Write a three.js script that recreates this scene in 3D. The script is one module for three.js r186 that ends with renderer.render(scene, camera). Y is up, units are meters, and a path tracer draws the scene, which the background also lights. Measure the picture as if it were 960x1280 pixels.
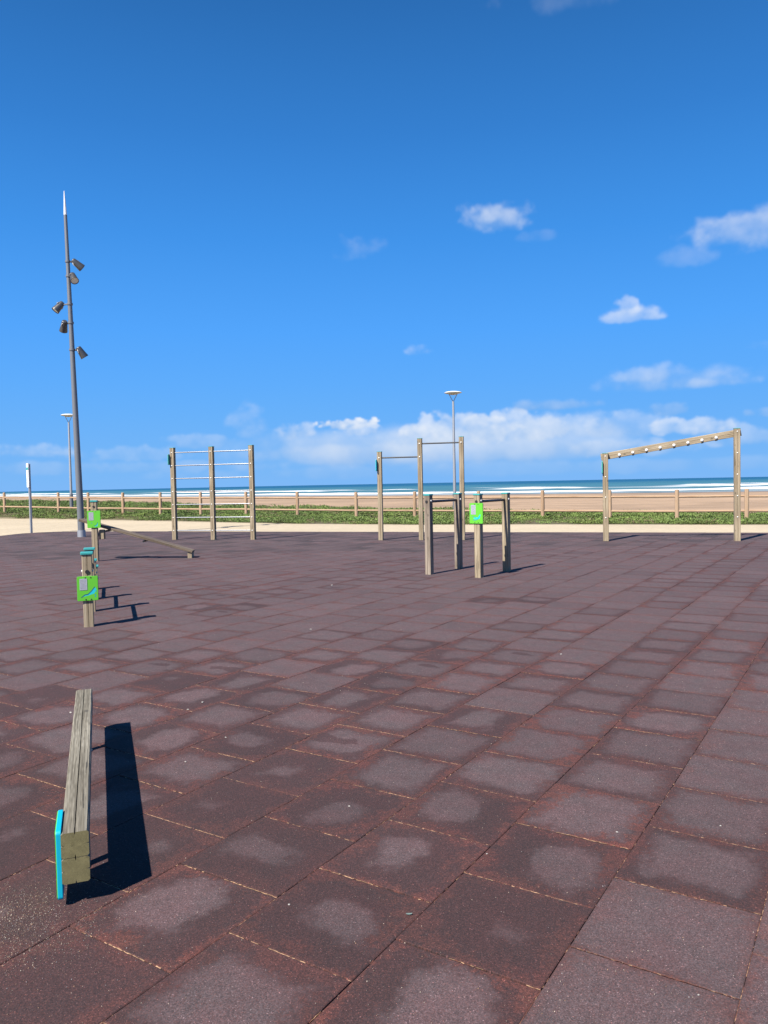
import * as THREE from 'three';
import { mergeGeometries } from 'three/addons/utils/BufferGeometryUtils.js';
import { RoundedBoxGeometry } from 'three/addons/geometries/RoundedBoxGeometry.js';

// ------------------------------------------------------------------ camera, sky, sun, exposure
const scene = new THREE.Scene();
const camera = new THREE.PerspectiveCamera(67.1, 3 / 4, 0.1, 40000);
camera.position.set(0, 1.51, 0);
camera.rotation.set(-0.03667, 0, -0.0199, 'YXZ');
const EXPOSURE = 1.9;
const renderer = new THREE.WebGLRenderer({ antialias: true });
renderer.toneMapping = THREE.LinearToneMapping;
renderer.toneMappingExposure = EXPOSURE;
renderer.shadowMap.enabled = true;

// seeded random and value noise
let seedState = 12345;
const seed = (s) => { seedState = s >>> 0; };
const rnd = () => { seedState = (seedState + 0x6D2B79F5) >>> 0; let t = seedState; t = Math.imul(t ^ (t >>> 15), t | 1); t ^= t + Math.imul(t ^ (t >>> 7), t | 61); return ((t ^ (t >>> 14)) >>> 0) / 4294967296; };
const rr = (a, b) => a + (b - a) * rnd();
const hash = (x, y, s) => { let h = Math.imul(x, 374761393) + Math.imul(y, 668265263) + Math.imul(s, 1274126177); h = Math.imul(h ^ (h >>> 13), 1274126177); h ^= h >>> 16; return (h >>> 0) / 4294967296; };
function vnoise(x, y, s = 0) {
  const xi = Math.floor(x), yi = Math.floor(y); let fx = x - xi, fy = y - yi; fx = fx * fx * (3 - 2 * fx); fy = fy * fy * (3 - 2 * fy);
  const a = hash(xi, yi, s), b = hash(xi + 1, yi, s), c = hash(xi, yi + 1, s), d = hash(xi + 1, yi + 1, s);
  return a + (b - a) * fx + (c - a) * fy + (a - b - c + d) * fx * fy;
}
function fbm(x, y, s = 0, o = 4) { let v = 0, w = 0.5, n = 0; for (let k = 0; k < o; k++) { v += w * vnoise(x, y, s + k * 17); n += w; w *= 0.5; x = x * 2.03 + 11.3; y = y * 2.03 + 5.7; } return v / n; }
const clamp = (x, a = 0, b = 1) => Math.min(b, Math.max(a, x));
const sstep = (a, b, x) => { const t = clamp((x - a) / (b - a)); return t * t * (3 - 2 * t); };
const lerp = (a, b, t) => a + (b - a) * t;
const s2l = (c) => (c /= 255, c <= 0.04045 ? c / 12.92 : ((c + 0.055) / 1.055) ** 2.4);
const l2s = (c) => 255 * (c <= 0.0031308 ? 12.92 * c : 1.055 * Math.max(c, 0) ** (1 / 2.4) - 0.055);
const lin = (r, g, b) => [s2l(r), s2l(g), s2l(b)];
function interp(xs, ys, x) { if (x <= xs[0]) return ys[0]; for (let i = 1; i < xs.length; i++) if (x <= xs[i]) return lerp(ys[i - 1], ys[i], (x - xs[i - 1]) / (xs[i] - xs[i - 1])); return ys[ys.length - 1]; }

// the sky: clear blue with small fair-weather cumulus and a cloud bank over the sea; directions in degrees, azimuth 0 = out over the shore (-z), positive to +x
{
  const W = 4096, H = 2048, data = new Float32Array(W * H * 4);
  const els = [0, 1, 2.6, 5, 7.3, 11, 17.4, 24, 32, 50, 90];
  const cols = [[127, 185, 247], [123, 184, 247], [115, 181, 248], [105, 177, 250], [96, 173, 252], [84, 166, 252], [66, 148, 234], [54, 128, 209], [43, 107, 179], [30, 83, 148], [22, 66, 125]].map((c) => lin(...c));
  for (let j = 0; j < H; j++) {
    const el = Math.max(0, (j + 0.5) / H * 180 - 90);
    const c = [0, 1, 2].map((k) => interp(els, cols.map((q) => q[k]), el));
    for (let i = 0; i < W; i++) {
      const p = (j * W + i) * 4, n = 1 + 0.012 * (vnoise(i / 300, j / 60, 3) - 0.5);
      data[p] = c[0] * n; data[p + 1] = c[1] * n; data[p + 2] = c[2]; data[p + 3] = 1;
    }
  }
  // one cloud: centre, half sizes in degrees, opacity, scale of its puffs, softness of its rim, how flat its base is, how grey it is
  function cloud(az, el, a, b, alpha, puff = 1.2, soft = 0.5, base = 0.45, grey = 0, sd = 0, rough = 1) {
    const s = Math.round(az * 31 + el * 57) + sd;
    const i0 = Math.floor((az - 90 - a * 1.5 + 180) / 360 * W), i1 = Math.ceil((az - 90 + a * 1.5 + 180) / 360 * W);
    const j0 = Math.max(H / 2, Math.floor((el - b * 1.6 + 90) / 180 * H)), j1 = Math.ceil((el + b * 1.7 + 90) / 180 * H);
    for (let j = j0; j < j1; j++) for (let i = i0; i < i1; i++) {
      const A = (i + 0.5) / W * 360 - 180 + 90 - az, E = (j + 0.5) / H * 180 - 90 - el;
      const ex = A / a, ey = E / (E < 0 ? b * base : b);
      const n = fbm(A / puff + 50, E / (puff * 0.8) + 50, s, 6), n2 = fbm(A / (puff * 2.6) + 9, E / (puff * 1.6) + 31, s + 5, 3);
      const d = 1 - ex * ex - ey * ey + rough * ((n - 0.5) * 2.2 + (n2 - 0.5) * 1.3);
      const m = sstep(-0.12, -0.12 + soft * 1.2, d) * sstep(0, 0.25, 1.9 - ex * ex * 0.9 - ey * ey * 0.7);
      if (m <= 0) continue;
      const up = clamp(0.5 + 0.5 * ey + (n - 0.5) * 1.5), f = m * alpha * (0.75 + 0.5 * (n - 0.35));
      const top = lin(246, 249, 253), low = lin(lerp(176, 150, grey), lerp(204, 182, grey), lerp(240, 222, grey));
      const t = clamp(up * (1 - grey * 0.6));
      const p = (j * W + ((i % W) + W) % W) * 4, q = clamp(f);
      for (let k = 0; k < 3; k++) data[p + k] = lerp(data[p + k], lerp(low[k], top[k], t), q);
    }
  }
  // small cumulus high up
  cloud(8.7, 18.4, 3.0, 1.25, 0.5, 1.0, 1.0, 0.8, 0.2, 3, 0.85); cloud(8.2, 18.6, 1.7, 0.8, 0.3, 1.0, 0.9, 0.8, 0.05);
  cloud(11.4, 17.0, 1.6, 0.5, 0.09, 1.1, 0.9, 0.8, 0.1);
  cloud(25.8, 15.9, 4.6, 1.5, 0.44, 1.1, 1.0, 0.9, 0.3, 0, 0.85); cloud(27.3, 16.6, 2.4, 1.3, 0.26, 1.0, 1.2, 0.8, 0.1); cloud(21.4, 14.7, 2.0, 0.8, 0.16, 1.5, 0.9, 0.8, 0.3);
  cloud(17.7, 11.1, 2.7, 0.75, 0.5, 1.1, 0.8, 0.4, 0.15); cloud(17.5, 11.7, 1.0, 0.85, 0.42, 0.7, 0.8, 0.6, 0.05);
  cloud(20.8, 6.5, 5.4, 1.4, 0.42, 1.4, 1.1, 0.4, 0.45, 0, 0.7); cloud(19.2, 7.1, 2.4, 0.85, 0.34, 1.2, 0.8, 0.5, 0.25); cloud(23.6, 6.3, 3.0, 0.5, 0.26, 1.2, 0.8, 0.5, 0.4);
  cloud(-1.6, 16.8, 2.2, 1.1, 0.15, 1.3, 0.9, 0.8, 0.2); cloud(2.9, 9.6, 1.1, 0.5, 0.3, 0.8, 0.8, 0.7, 0.2);
  cloud(14.5, 31.6, 6.0, 1.9, 0.13, 2.0, 0.9, 0.8, 0.2); cloud(26.4, 8.6, 1.5, 0.6, 0.12, 1.2, 0.9, 0.8, 0.4);
  // the bank low over the water: a long veil, then the heads that stand out of it
  cloud(4.0, 2.5, 16.5, 1.8, 0.36, 3.0, 1.0, 0.9, 0.3, 2, 0.5); cloud(-2.0, 3.2, 8.0, 1.2, 0.36, 2.0, 0.9, 1.3, 0.25, 5, 0.7); cloud(12, 2.8, 8, 1.3, 0.28, 3.0, 0.9, 1.1, 0.3, 6);
  cloud(-2.3, 4.3, 2.4, 0.62, 0.95, 0.6, 0.35, 0.4, 0, 4); cloud(-1.2, 3.9, 2.2, 0.5, 0.5, 0.6, 0.6, 0.6, 0.1, 7); cloud(-6.2, 3.9, 1.7, 0.75, 0.5, 0.9, 0.7, 0.8, 0.1);
  cloud(3.4, 3.4, 3.2, 1.0, 0.5, 1.0, 0.8, 0.9, 0.1, 0, 0.8); cloud(6.0, 3.9, 4.2, 1.25, 0.62, 0.9, 0.45, 0.9, 0.06, 3, 0.85); cloud(9.4, 4.0, 4.6, 1.25, 0.6, 0.9, 0.5, 0.9, 0.08, 0, 0.85); cloud(13.6, 3.9, 4.6, 1.2, 0.42, 1.2, 0.8, 0.9, 0.15, 0, 0.85); cloud(17.4, 3.7, 3.2, 1.0, 0.3, 1.2, 0.7, 0.9, 0.2);
  cloud(6.0, 2.2, 13, 1.0, 0.4, 2.4, 0.9, 1, 0.5, 8); cloud(-3.0, 2.2, 8, 0.8, 0.3, 2.2, 0.9, 1, 0.55);
  cloud(21.5, 3.4, 2.8, 0.75, 0.55, 0.9, 0.6, 0.6, 0.1); cloud(25, 2.6, 3.0, 0.8, 0.35, 1, 0.7, 0.8, 0.35); cloud(18.0, 2.2, 4.5, 0.8, 0.4, 1.4, 0.8, 0.8, 0.4);
  cloud(12.6, 5.35, 3.4, 0.55, 0.4, 1.2, 0.9, 0.6, 0.85); cloud(20.2, 4.7, 1.6, 0.5, 0.28, 0.8, 0.8, 0.7, 0.9); cloud(26.5, 4.2, 1.3, 0.4, 0.28, 0.7, 0.8, 0.7, 0.9);
  cloud(-10.0, 4.8, 1.6, 1.4, 0.22, 1.2, 0.9, 0.9, 0.2); cloud(-13.2, 3.3, 3.0, 0.6, 0.26, 1.0, 0.8, 0.9, 0.4); cloud(-24.5, 2.6, 4.2, 0.6, 0.3, 0.8, 0.8, 0.6, 0.3); cloud(-18, 2.4, 4.5, 0.6, 0.2, 0.9, 0.8, 0.8, 0.4);
  cloud(-20, 1.5, 12, 0.5, 0.2, 1.6, 0.9, 1, 0.5); cloud(10, 0.9, 24, 0.55, 0.16, 2.4, 0.9, 1, 0.6);
  // the same kind of sky all round
  seed(77);
  for (let k = 0; k < 46; k++) { const az = rr(32, 328), el = rr(3, 20) * rr(0.5, 1); cloud(az, el, rr(2, 6), rr(0.7, 1.8), rr(0.2, 0.5), rr(1, 2), 0.75, 0.6, rr(0.1, 0.4)); }
  for (let k = 0; k < 22; k++) cloud(rr(36, 324), rr(2.2, 4.2), rr(4, 9), rr(0.9, 1.7), rr(0.4, 0.8), rr(1, 2), 0.65, 0.8, rr(0.1, 0.4));
  for (let p = 0; p < data.length; p += 4) { data[p] /= EXPOSURE; data[p + 1] /= EXPOSURE; data[p + 2] /= EXPOSURE; }
  const sky = new THREE.DataTexture(data, W, H, THREE.RGBAFormat, THREE.FloatType);
  sky.mapping = THREE.EquirectangularReflectionMapping; sky.magFilter = THREE.LinearFilter; sky.minFilter = THREE.LinearFilter; sky.needsUpdate = true;
  scene.background = sky; scene.environment = sky;
}
// the sun, behind the camera's left shoulder
const SUN_AZ = THREE.MathUtils.degToRad(39.3), SUN_EL = THREE.MathUtils.degToRad(46.5);
const sun = new THREE.DirectionalLight(new THREE.Color(1, 0.95, 0.88), 5);
sun.position.set(-Math.sin(SUN_AZ) * Math.cos(SUN_EL) * 60, Math.sin(SUN_EL) * 60, Math.cos(SUN_AZ) * Math.cos(SUN_EL) * 60 - 14);
sun.target.position.set(0, 0, -14); scene.add(sun, sun.target);
sun.castShadow = true; sun.shadow.mapSize.set(4096, 4096); sun.shadow.bias = -0.0004;
Object.assign(sun.shadow.camera, { left: -40, right: 40, top: 40, bottom: -40, near: 1, far: 140 });

// ------------------------------------------------------------------ helpers
const D2R = Math.PI / 180;
const used = new Map();
const numbered = (n) => { const k = used.get(n) ?? 0; used.set(n, k + 1); return k ? n + '_' + String(k).padStart(3, '0') : n; };
const shade = (m) => { m.castShadow = true; m.receiveShadow = true; return m; };
function part(name, geo, mat, parent, pos, rot) {
  const m = shade(new THREE.Mesh(geo, mat)); m.name = name; if (pos) m.position.set(...pos); if (rot) m.rotation.set(...rot); parent.add(m); return m;
}
// a thing standing at x, f (metres out from the camera) with its local +x turned az degrees
function thing(name, label, category, x, f, az = 0, group, y = 0) {
  const o = new THREE.Group(); o.name = numbered(name); o.position.set(x, y, -f); o.rotation.y = -az * D2R; o.userData = { label, category }; if (group) o.userData.group = group; scene.add(o); return o;
}
function structure(o, name) { o.name = name; o.userData.kind = 'structure'; scene.add(o); return o; }
function tex(w, h, fn, { srgb = true, repeat = [1, 1], mirror = false } = {}) {
  const d = new Uint8Array(w * h * 4);
  for (let j = 0; j < h; j++) for (let i = 0; i < w; i++) { const c = fn(i, j), p = (j * w + i) * 4; d[p] = clamp(c[0], 0, 255); d[p + 1] = clamp(c[1], 0, 255); d[p + 2] = clamp(c[2], 0, 255); d[p + 3] = c[3] ?? 255; }
  const t = new THREE.DataTexture(d, w, h); t.wrapS = t.wrapT = mirror ? THREE.MirroredRepeatWrapping : THREE.RepeatWrapping; t.magFilter = THREE.LinearFilter; t.minFilter = THREE.LinearMipmapLinearFilter; t.generateMipmaps = true;
  if (srgb) t.colorSpace = THREE.SRGBColorSpace; t.repeat.set(...repeat); t.needsUpdate = true; return t;
}
// noise that repeats every P cells
function pnoise(x, y, px, py, s) { const xi = Math.floor(x), yi = Math.floor(y); let fx = x - xi, fy = y - yi; fx = fx * fx * (3 - 2 * fx); fy = fy * fy * (3 - 2 * fy); const m = (a, p) => ((a % p) + p) % p;
  const a = hash(m(xi, px), m(yi, py), s), b = hash(m(xi + 1, px), m(yi, py), s), c = hash(m(xi, px), m(yi + 1, py), s), d = hash(m(xi + 1, px), m(yi + 1, py), s); return a + (b - a) * fx + (c - a) * fy + (a - b - c + d) * fx * fy; }
const col = (r, g, b) => new THREE.Color().setRGB(r, g, b);
const std = (o) => new THREE.MeshStandardMaterial(o);

// ------------------------------------------------------------------ materials
// timber: u across, v along the grain; 0.5 m x 2 m
function woodTexture(s, light, dark, streak, fine = 1) {
  return tex(256, 1024, (i, j) => {
    const u = i / 256, v = j / 1024;
    const w = u + 0.02 * (pnoise(v * 6, 0, 6, 1, s + 9) - 0.5);
    let g = 0.5 * pnoise(w * 64 * fine, v * 5, 64 * fine, 5, s) + (0.35 / fine) * pnoise(w * 24, v * 4, 24, 4, s + 1) + (0.2 + 0.1 * fine - 0.1) * pnoise(w * 128, v * 40, 128, 40, s + 2);
    const big = pnoise(u * 5, v * 5, 5, 5, s + 3);
    g = clamp((g - 0.5) * streak + 0.5 + (big - 0.5) * 0.5);
    const crack = pnoise(w * 90, v * 5, 90, 5, s + 4) > 0.9 ? 0.62 : 1;
    const kx = pnoise(u * 9, v * 16, 9, 16, s + 5), knot = kx > 0.9 ? lerp(1, 0.6, (kx - 0.9) / 0.1) : 1;
    return [0, 1, 2].map((k) => lerp(dark[k], light[k], g) * crack * knot);
  }, { repeat: [2, 0.5] });
}
const woodBump = tex(256, 1024, (i, j) => { const u = i / 256, v = j / 1024; const g = 255 * (0.6 * pnoise(u * 64, v * 6, 64, 6, 31) + 0.4 * pnoise(u * 128, v * 20, 128, 20, 33)); return [g, g, g]; }, { srgb: false, repeat: [2, 0.5] });
const woodMap = woodTexture(11, [184, 168, 141], [130, 114, 90], 1.5);
const woodGreyMap = woodTexture(23, [168, 153, 136], [110, 97, 83], 1.7);
const woodOldMap = woodTexture(41, [164, 157, 138], [100, 93, 77], 1.8, 2);
const WOOD = std({ color: col(0.79, 0.79, 0.79), map: woodMap, bumpMap: woodBump, bumpScale: 0.0012, roughness: 0.85 });
const WOOD_GREY = std({ color: col(0.79, 0.79, 0.79), map: woodGreyMap, bumpMap: woodBump, bumpScale: 0.0012, roughness: 0.88 });
const WOOD_OLD = std({ color: col(0.74, 0.74, 0.76), map: woodOldMap, bumpMap: woodBump, bumpScale: 0.002, roughness: 0.9 });
const WOOD_DARK = std({ color: col(0.5, 0.47, 0.43), map: woodGreyMap, bumpMap: woodBump, bumpScale: 0.0012, roughness: 0.88 });
const WOOD_FENCE = std({ color: col(0.68, 0.68, 0.68), map: woodTexture(57, [214, 184, 152], [166, 132, 102], 1.3), bumpMap: woodBump, bumpScale: 0.002, roughness: 0.9 });
const endMap = tex(256, 256, (i, j) => {   // sawn end, growth rings
  const x = i / 256 - 0.62, y = j / 256 - 0.35, r = Math.hypot(x, y) + 0.03 * fbm(i / 40, j / 40, 5, 3), k = 0.5 + 0.5 * Math.sin(r * 150), n = fbm(i / 6, j / 6, 8, 3), b = fbm(i / 60, j / 60, 3, 3);
  const g = 0.35 * k + 0.4 * n + 0.5 * b - 0.1; return [lerp(82, 146, g), lerp(76, 137, g), lerp(48, 96, g)];
}, { repeat: [10, 10] });
const WOOD_END = std({ color: col(0.85, 0.85, 0.85), map: endMap, roughness: 0.95 });
const STEEL = std({ color: col(0.27, 0.28, 0.3), metalness: 1, roughness: 0.34 });
const GALV = std({ color: col(0.36, 0.37, 0.39), metalness: 0.55, roughness: 0.5 });
const BOLT = std({ color: col(0.62, 0.6, 0.55), metalness: 0.2, roughness: 0.4 });
const BLACKBAR = std({ color: col(0.018, 0.018, 0.02), roughness: 0.42 });
const RUBBER_BLACK = std({ color: col(0.014, 0.014, 0.015), roughness: 0.6 });
const TEAL = std({ color: col(0.038, 0.29, 0.28), roughness: 0.5 });
const CYAN = std({ color: col(0.0, 0.36, 0.5), roughness: 0.45 });
const GREEN = std({ color: col(0.1, 0.37, 0.033), roughness: 0.45 });
const WHITE = std({ color: col(0.66, 0.67, 0.68), roughness: 0.5 });
const MASTGREY = std({ color: col(0.15, 0.158, 0.172), roughness: 0.5, metalness: 0.2, bumpMap: woodBump, bumpScale: 0.0002 });
const CONCRETE = std({ color: col(0.3, 0.29, 0.27), roughness: 0.95 });

// ------------------------------------------------------------------ the lie of the land
// fence posts: x, distance out, height of the post's head
const FENCE = [[-21.86, 44.5, 1.434], [-19.83, 43.37, 1.407], [-17.78, 42.19, 1.38], [-15.68, 40.98, 1.352], [-13.37, 39.59, 1.322], [-11.13, 38.44, 1.302], [-8.82, 37.19, 1.283], [-6.47, 36.25, 1.26], [-3.94, 35.2, 1.216], [-1.22, 34.24, 1.166], [1.33, 33.3, 1.146], [3.95, 32.15, 1.131], [6.38, 31.0, 1.117], [8.81, 30.1, 1.091], [11.09, 29.2, 1.07], [13.35, 28.4, 1.06]];
FENCE.unshift([-26.0, 46.9, 1.47], [-23.9, 45.7, 1.455]); FENCE.push([15.7, 27.6, 1.05], [18.0, 26.8, 1.04]);
const AX = [-0.909, 0.416], NX = [0.416, 0.909];
const toA = (x, f) => (x - 13.3) * AX[0] + (f - 28.4) * AX[1], toD = (x, f) => (x - 13.3) * NX[0] + (f - 28.4) * NX[1];
const fa = FENCE.map((p) => [toA(p[0], p[1]), toD(p[0], p[1]), p[2] - 1.15]).reverse();
const fenceD = (a) => interp(fa.map((q) => q[0]), fa.map((q) => q[1]), a), fenceZ = (a) => interp(fa.map((q) => q[0]), fa.map((q) => q[2]), a);
const ne = [[-21.44, 43.06], [-17.6, 40.89], [-10.5, 36.13], [-3.5, 30.84], [1.17, 28.45], [6.12, 26.83], [12.09, 24.29], [20, 21.2]].map(([x, f]) => [toA(x, f), toD(x, f)]).reverse();
const nearD = (a) => interp(ne.map((q) => q[0]), ne.map((q) => q[1]), a);
const farD = (a) => fenceD(a) + 5.4;                                     // crest of the planted bank
const crestZ = (a) => 0.0215 * clamp(a, -12, 75) - 0.2;
const SHORE_X = [-3000, -1200, -600, -277, -140, -26, 60, 115, 300, 800, 3000], SHORE_F = [3300, 1560, 930, 580, 425, 311, 252, 230, 190, 140, 60];
const shoreF = (x) => { const w = 30; return (interp(SHORE_X, SHORE_F, x - w) + interp(SHORE_X, SHORE_F, x) + interp(SHORE_X, SHORE_F, x + w)) / 3; };
const SEA = -3;
function landY(x, f) {
  const a = toA(x, f), d = toD(x, f), n = nearD(a), fd = fenceD(a), cr = farD(a);
  let y = -0.028;
  if (d > n) y = lerp(-0.028, fenceZ(a) - 0.02, sstep(n, Math.max(fd, n + 1), d));
  if (d > fd) y = lerp(fenceZ(a) - 0.02, crestZ(a), sstep(fd, cr, d));
  y += (fbm(x * 0.35, f * 0.35, 4, 3) - 0.5) * 0.14 * sstep(n, n + 2, d);
  const q = f - shoreF(x);
  let b = q < 0 ? SEA + Math.min(0.8, -q * 0.0075) : Math.max(-9, SEA - q * 0.02);
  b += (fbm(x * 0.05, f * 0.05, 14, 3) - 0.5) * 0.22 * sstep(0, -25, q) + (fbm(x * 0.4, f * 0.4, 15, 3) - 0.5) * 0.16 * sstep(0, -14, q);
  return lerp(y, b, sstep(cr + 0.3, cr + 15, d));
}
{
  const axis = (pts) => { const o = []; for (let k = 0; k + 1 < pts.length; k++) { const [a, st] = pts[k], b = pts[k + 1][0], n = Math.max(1, Math.round((b - a) / st)); for (let i = 0; i < n; i++) o.push(a + (b - a) * i / n); } o.push(pts[pts.length - 1][0]); return o; };
  const A = axis([[-900, 60], [-200, 10], [-60, 2], [-16, 0.7], [62, 1.4], [190, 8], [420, 40], [1600]]), Dd = axis([[-90, 6], [-12, 0.8], [-6, 0.35], [22, 1], [100, 1.6], [270, 6], [420, 30], [1800]]);
  const pos = [], colr = [], uv = [], idx = [];
  for (const d of Dd) for (const a of A) {
    const x = 13.3 + AX[0] * a + NX[0] * d, f = 28.4 + AX[1] * a + NX[1] * d, y = landY(x, f);
    pos.push(x, y, -f); uv.push(x, f);
    const q = f - shoreF(x), n = nearD(a), cr = farD(a);
    const path = [0.53, 0.435, 0.295], beach = [0.395, 0.268, 0.165], wet = [0.17, 0.13, 0.115], soil = [0.12, 0.1, 0.048];
    const patch = fbm(x * 0.03 + 4, f * 0.09, 21, 4), fine = fbm(x * 0.5, f * 0.5, 22, 3);
    let c = path.map((v) => v * (0.9 + 0.2 * fine));
    const veg = sstep(n - 0.15, n + 0.25, d) * (1 - sstep(cr, cr + 1, d)); c = c.map((v, k) => lerp(v, soil[k], veg));
    const bm = sstep(cr, cr + 1, d); c = c.map((v, k) => lerp(v, beach[k] * (0.66 + 0.6 * patch) * (0.8 + 0.4 * fbm(x * 0.16, f * 0.45, 25, 4)) * (0.9 + 0.2 * fine), bm));
    const w = sstep(-26, -9, q + 14 * (fbm(x * 0.02, 3, 8, 3) - 0.5)); c = c.map((v, k) => lerp(v, wet[k], w * bm));
    colr.push(...c);
  }
  for (let j = 0; j + 1 < Dd.length; j++) for (let i = 0; i + 1 < A.length; i++) { const p = j * A.length + i; idx.push(p, p + A.length, p + 1, p + 1, p + A.length, p + A.length + 1); }
  const g = new THREE.BufferGeometry(); g.setAttribute('position', new THREE.Float32BufferAttribute(pos, 3)); g.setAttribute('color', new THREE.Float32BufferAttribute(colr, 3)); g.setAttribute('uv', new THREE.Float32BufferAttribute(uv, 2)); g.setIndex(idx); g.computeVertexNormals();
  const sand = tex(512, 512, (i, j) => { const n = 0.5 * pnoise(i / 4, j / 4, 128, 128, 1) + 0.3 * pnoise(i / 32, j / 32, 16, 16, 2) + 0.2 * hash(i, j, 3), s = hash(i, j, 9) > 0.995 ? 0.7 : 1, v = (232 + 46 * (n - 0.45)) * s; return [v, v, v]; }, { repeat: [0.5, 0.5] });
  const sandB = tex(512, 512, (i, j) => { const n = 255 * (0.4 * pnoise(i / 8, j / 8, 64, 64, 5) + 0.45 * pnoise(i / 40, j / 40, 13, 13, 6) + 0.15 * hash(i, j, 7)); return [n, n, n]; }, { srgb: false, repeat: [0.5, 0.5] });
  const m = structure(shade(new THREE.Mesh(g, std({ map: sand, vertexColors: true, bumpMap: sandB, bumpScale: 0.008, roughness: 0.97 }))), 'ground');
  m.userData.label = 'pale sand of the promenade path and the beach below it'; m.userData.category = 'ground';
}

// ------------------------------------------------------------------ the sea: swell, two lines of breakers, foam
{
  const sea = structure(new THREE.Group(), 'sea'); sea.userData.label = 'blue green sea with white breakers rolling onto the beach'; sea.userData.category = 'sea';
  // breaker lines: distance off the shore, strength along the shore
  const lines = [[12, 2, 0.52, 0.15], [42, 5, 0.36, 0.7], [100, 2.5, 0.66, 0.3], [175, 4.5, 0.41, 0.95], [236, 3.5, 0.48, 0.7], [290, 2.5, 0.56, 0.5]];
  const lineQ = (k, x) => lines[k][0] + 26 * (fbm(x / 170 + k * 7, k, 40 + k, 3) - 0.5) + (k > 2 ? 30 : 6) * (fbm(x / 60, k * 3.3, 60 + k, 2) - 0.5);
  const lineOn = (k, x) => sstep(lines[k][2] - 0.08, lines[k][2] + 0.1, fbm(x / (k > 2 ? 75 : 120) + k * 13, k * 2.1, 80 + k, 3));
  const swell = (x, q) => {
    let y = 0.1 * Math.sin(q / 9 + 4 * fbm(x / 90, q / 90, 5, 2)) * sstep(20, 90, q);
    for (let k = 1; k < lines.length; k++) { const dq = q - lineQ(k, x); if (Math.abs(dq) < 50) y += lines[k][3] * (0.25 + 0.75 * lineOn(k, x)) * (0.55 + 0.9 * fbm(x / 16 + k * 5, k, 70 + k, 3)) * Math.exp(-((dq / (dq < 0 ? 5 : 12)) ** 2)); }
    return SEA + y;
  };
  const foam = (x, q) => {
    let v = 0; const t = fbm(x / 9, q / 5, 7, 4), t2 = fbm(x / 30, q / 12, 8, 3);
    for (let k = 0; k < lines.length; k++) {
      const dq = q - lineQ(k, x), on = lineOn(k, x), wd = lines[k][1] * (0.6 + 0.8 * t2);
      v = Math.max(v, on * sstep(1.25, 0.55, Math.abs(dq + wd * 0.5) / wd + (t - 0.5) * 1.1));
      v = Math.max(v, 0.12 * on * sstep(0.5, 0.72, t + 0.12 - Math.max(0, -dq - wd) / 70) * (dq < 0 && dq > -60 && k < 3 ? 1 : 0));
    }
    v = Math.max(v, sstep(0.5, 0.66, t + 0.16 * sstep(60, 5, q)) * sstep(60, 20, q) * 0.25);
    return v * sstep(-1, 2, q);
  };
  const fx0 = -760, fx1 = 480, fq = 330;
  const map = tex(2048, 512, (i, j) => {
    const x = fx0 + (i + 0.5) / 2048 * (fx1 - fx0), q = (j + 0.5) / 512 * fq, f = foam(x, q), n = fbm(x / 14, q / 4, 12, 3), sandy = sstep(60, 0, q);
    const c = [lerp(lerp(0.04, 0.065, sstep(300, 60, q)), 0.16, sandy * 0.6), lerp(lerp(0.135, 0.155, sstep(300, 60, q)), 0.17, sandy * 0.6), lerp(0.178, 0.17, sandy)];
    return c.map((v) => l2s(lerp(v * (0.75 + 0.5 * n), 0.66, f)));
  }, { mirror: true });
  const grid = (xs, qs, uvFn) => {
    const pos = [], uv = [], idx = [], cl = [];
    for (const q of qs) for (const x of xs) { const f = shoreF(x) + q; pos.push(x, q < 340 ? swell(x, q) : SEA + 0.1 * Math.sin(q / 9) * sstep(700, 340, q), -f); uv.push(...uvFn(x, q)); const t = sstep(300, 1500, q), n = 0.9 + 0.2 * fbm(x / 200, q / 60, 91, 3); cl.push(lerp(0.045, 0.009, t) * n, lerp(0.145, 0.08, t) * n, lerp(0.18, 0.155, t) * n); }
    for (let j = 0; j + 1 < qs.length; j++) for (let i = 0; i + 1 < xs.length; i++) { const p = j * xs.length + i; idx.push(p, p + 1, p + xs.length, p + 1, p + xs.length + 1, p + xs.length); }
    const g = new THREE.BufferGeometry(); g.setAttribute('position', new THREE.Float32BufferAttribute(pos, 3)); g.setAttribute('uv', new THREE.Float32BufferAttribute(uv, 2)); g.setAttribute('color', new THREE.Float32BufferAttribute(cl, 3)); g.setIndex(idx); g.computeVertexNormals(); return g;
  };
  const xs = []; for (let x = -760; x <= 480; x += 4) xs.push(x);
  const xw = [-3000, -2200, -1500, -1000, ...xs.filter((v, i) => i % 4 === 0), 700, 1100, 1700, 2600]; const xn = [-1400, -1100, -900, ...xs, 620, 850];
  const qs = []; for (let q = -4; q <= 330; q += 2) qs.push(q); qs[qs.length - 1] = 330;
  const qf = [330]; for (let q = 336; q < 16000; q *= q < 700 ? 1.012 : 1.12) qf.push(q); qf.push(17000);
  const foamMat = new THREE.MeshPhysicalMaterial({ map, roughness: 0.55, specularIntensity: 0.35 });
  const waterMat = new THREE.MeshPhysicalMaterial({ vertexColors: true, roughness: 0.5, specularIntensity: 0.35 });
  part('breaking_surf', grid(xn, qs, (x, q) => [(x - fx0) / (fx1 - fx0), q / fq]), foamMat, sea);
  part('open_water', grid(xw, qf, (x, q) => [x / 100, q / 100]), waterMat, sea);
}

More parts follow.
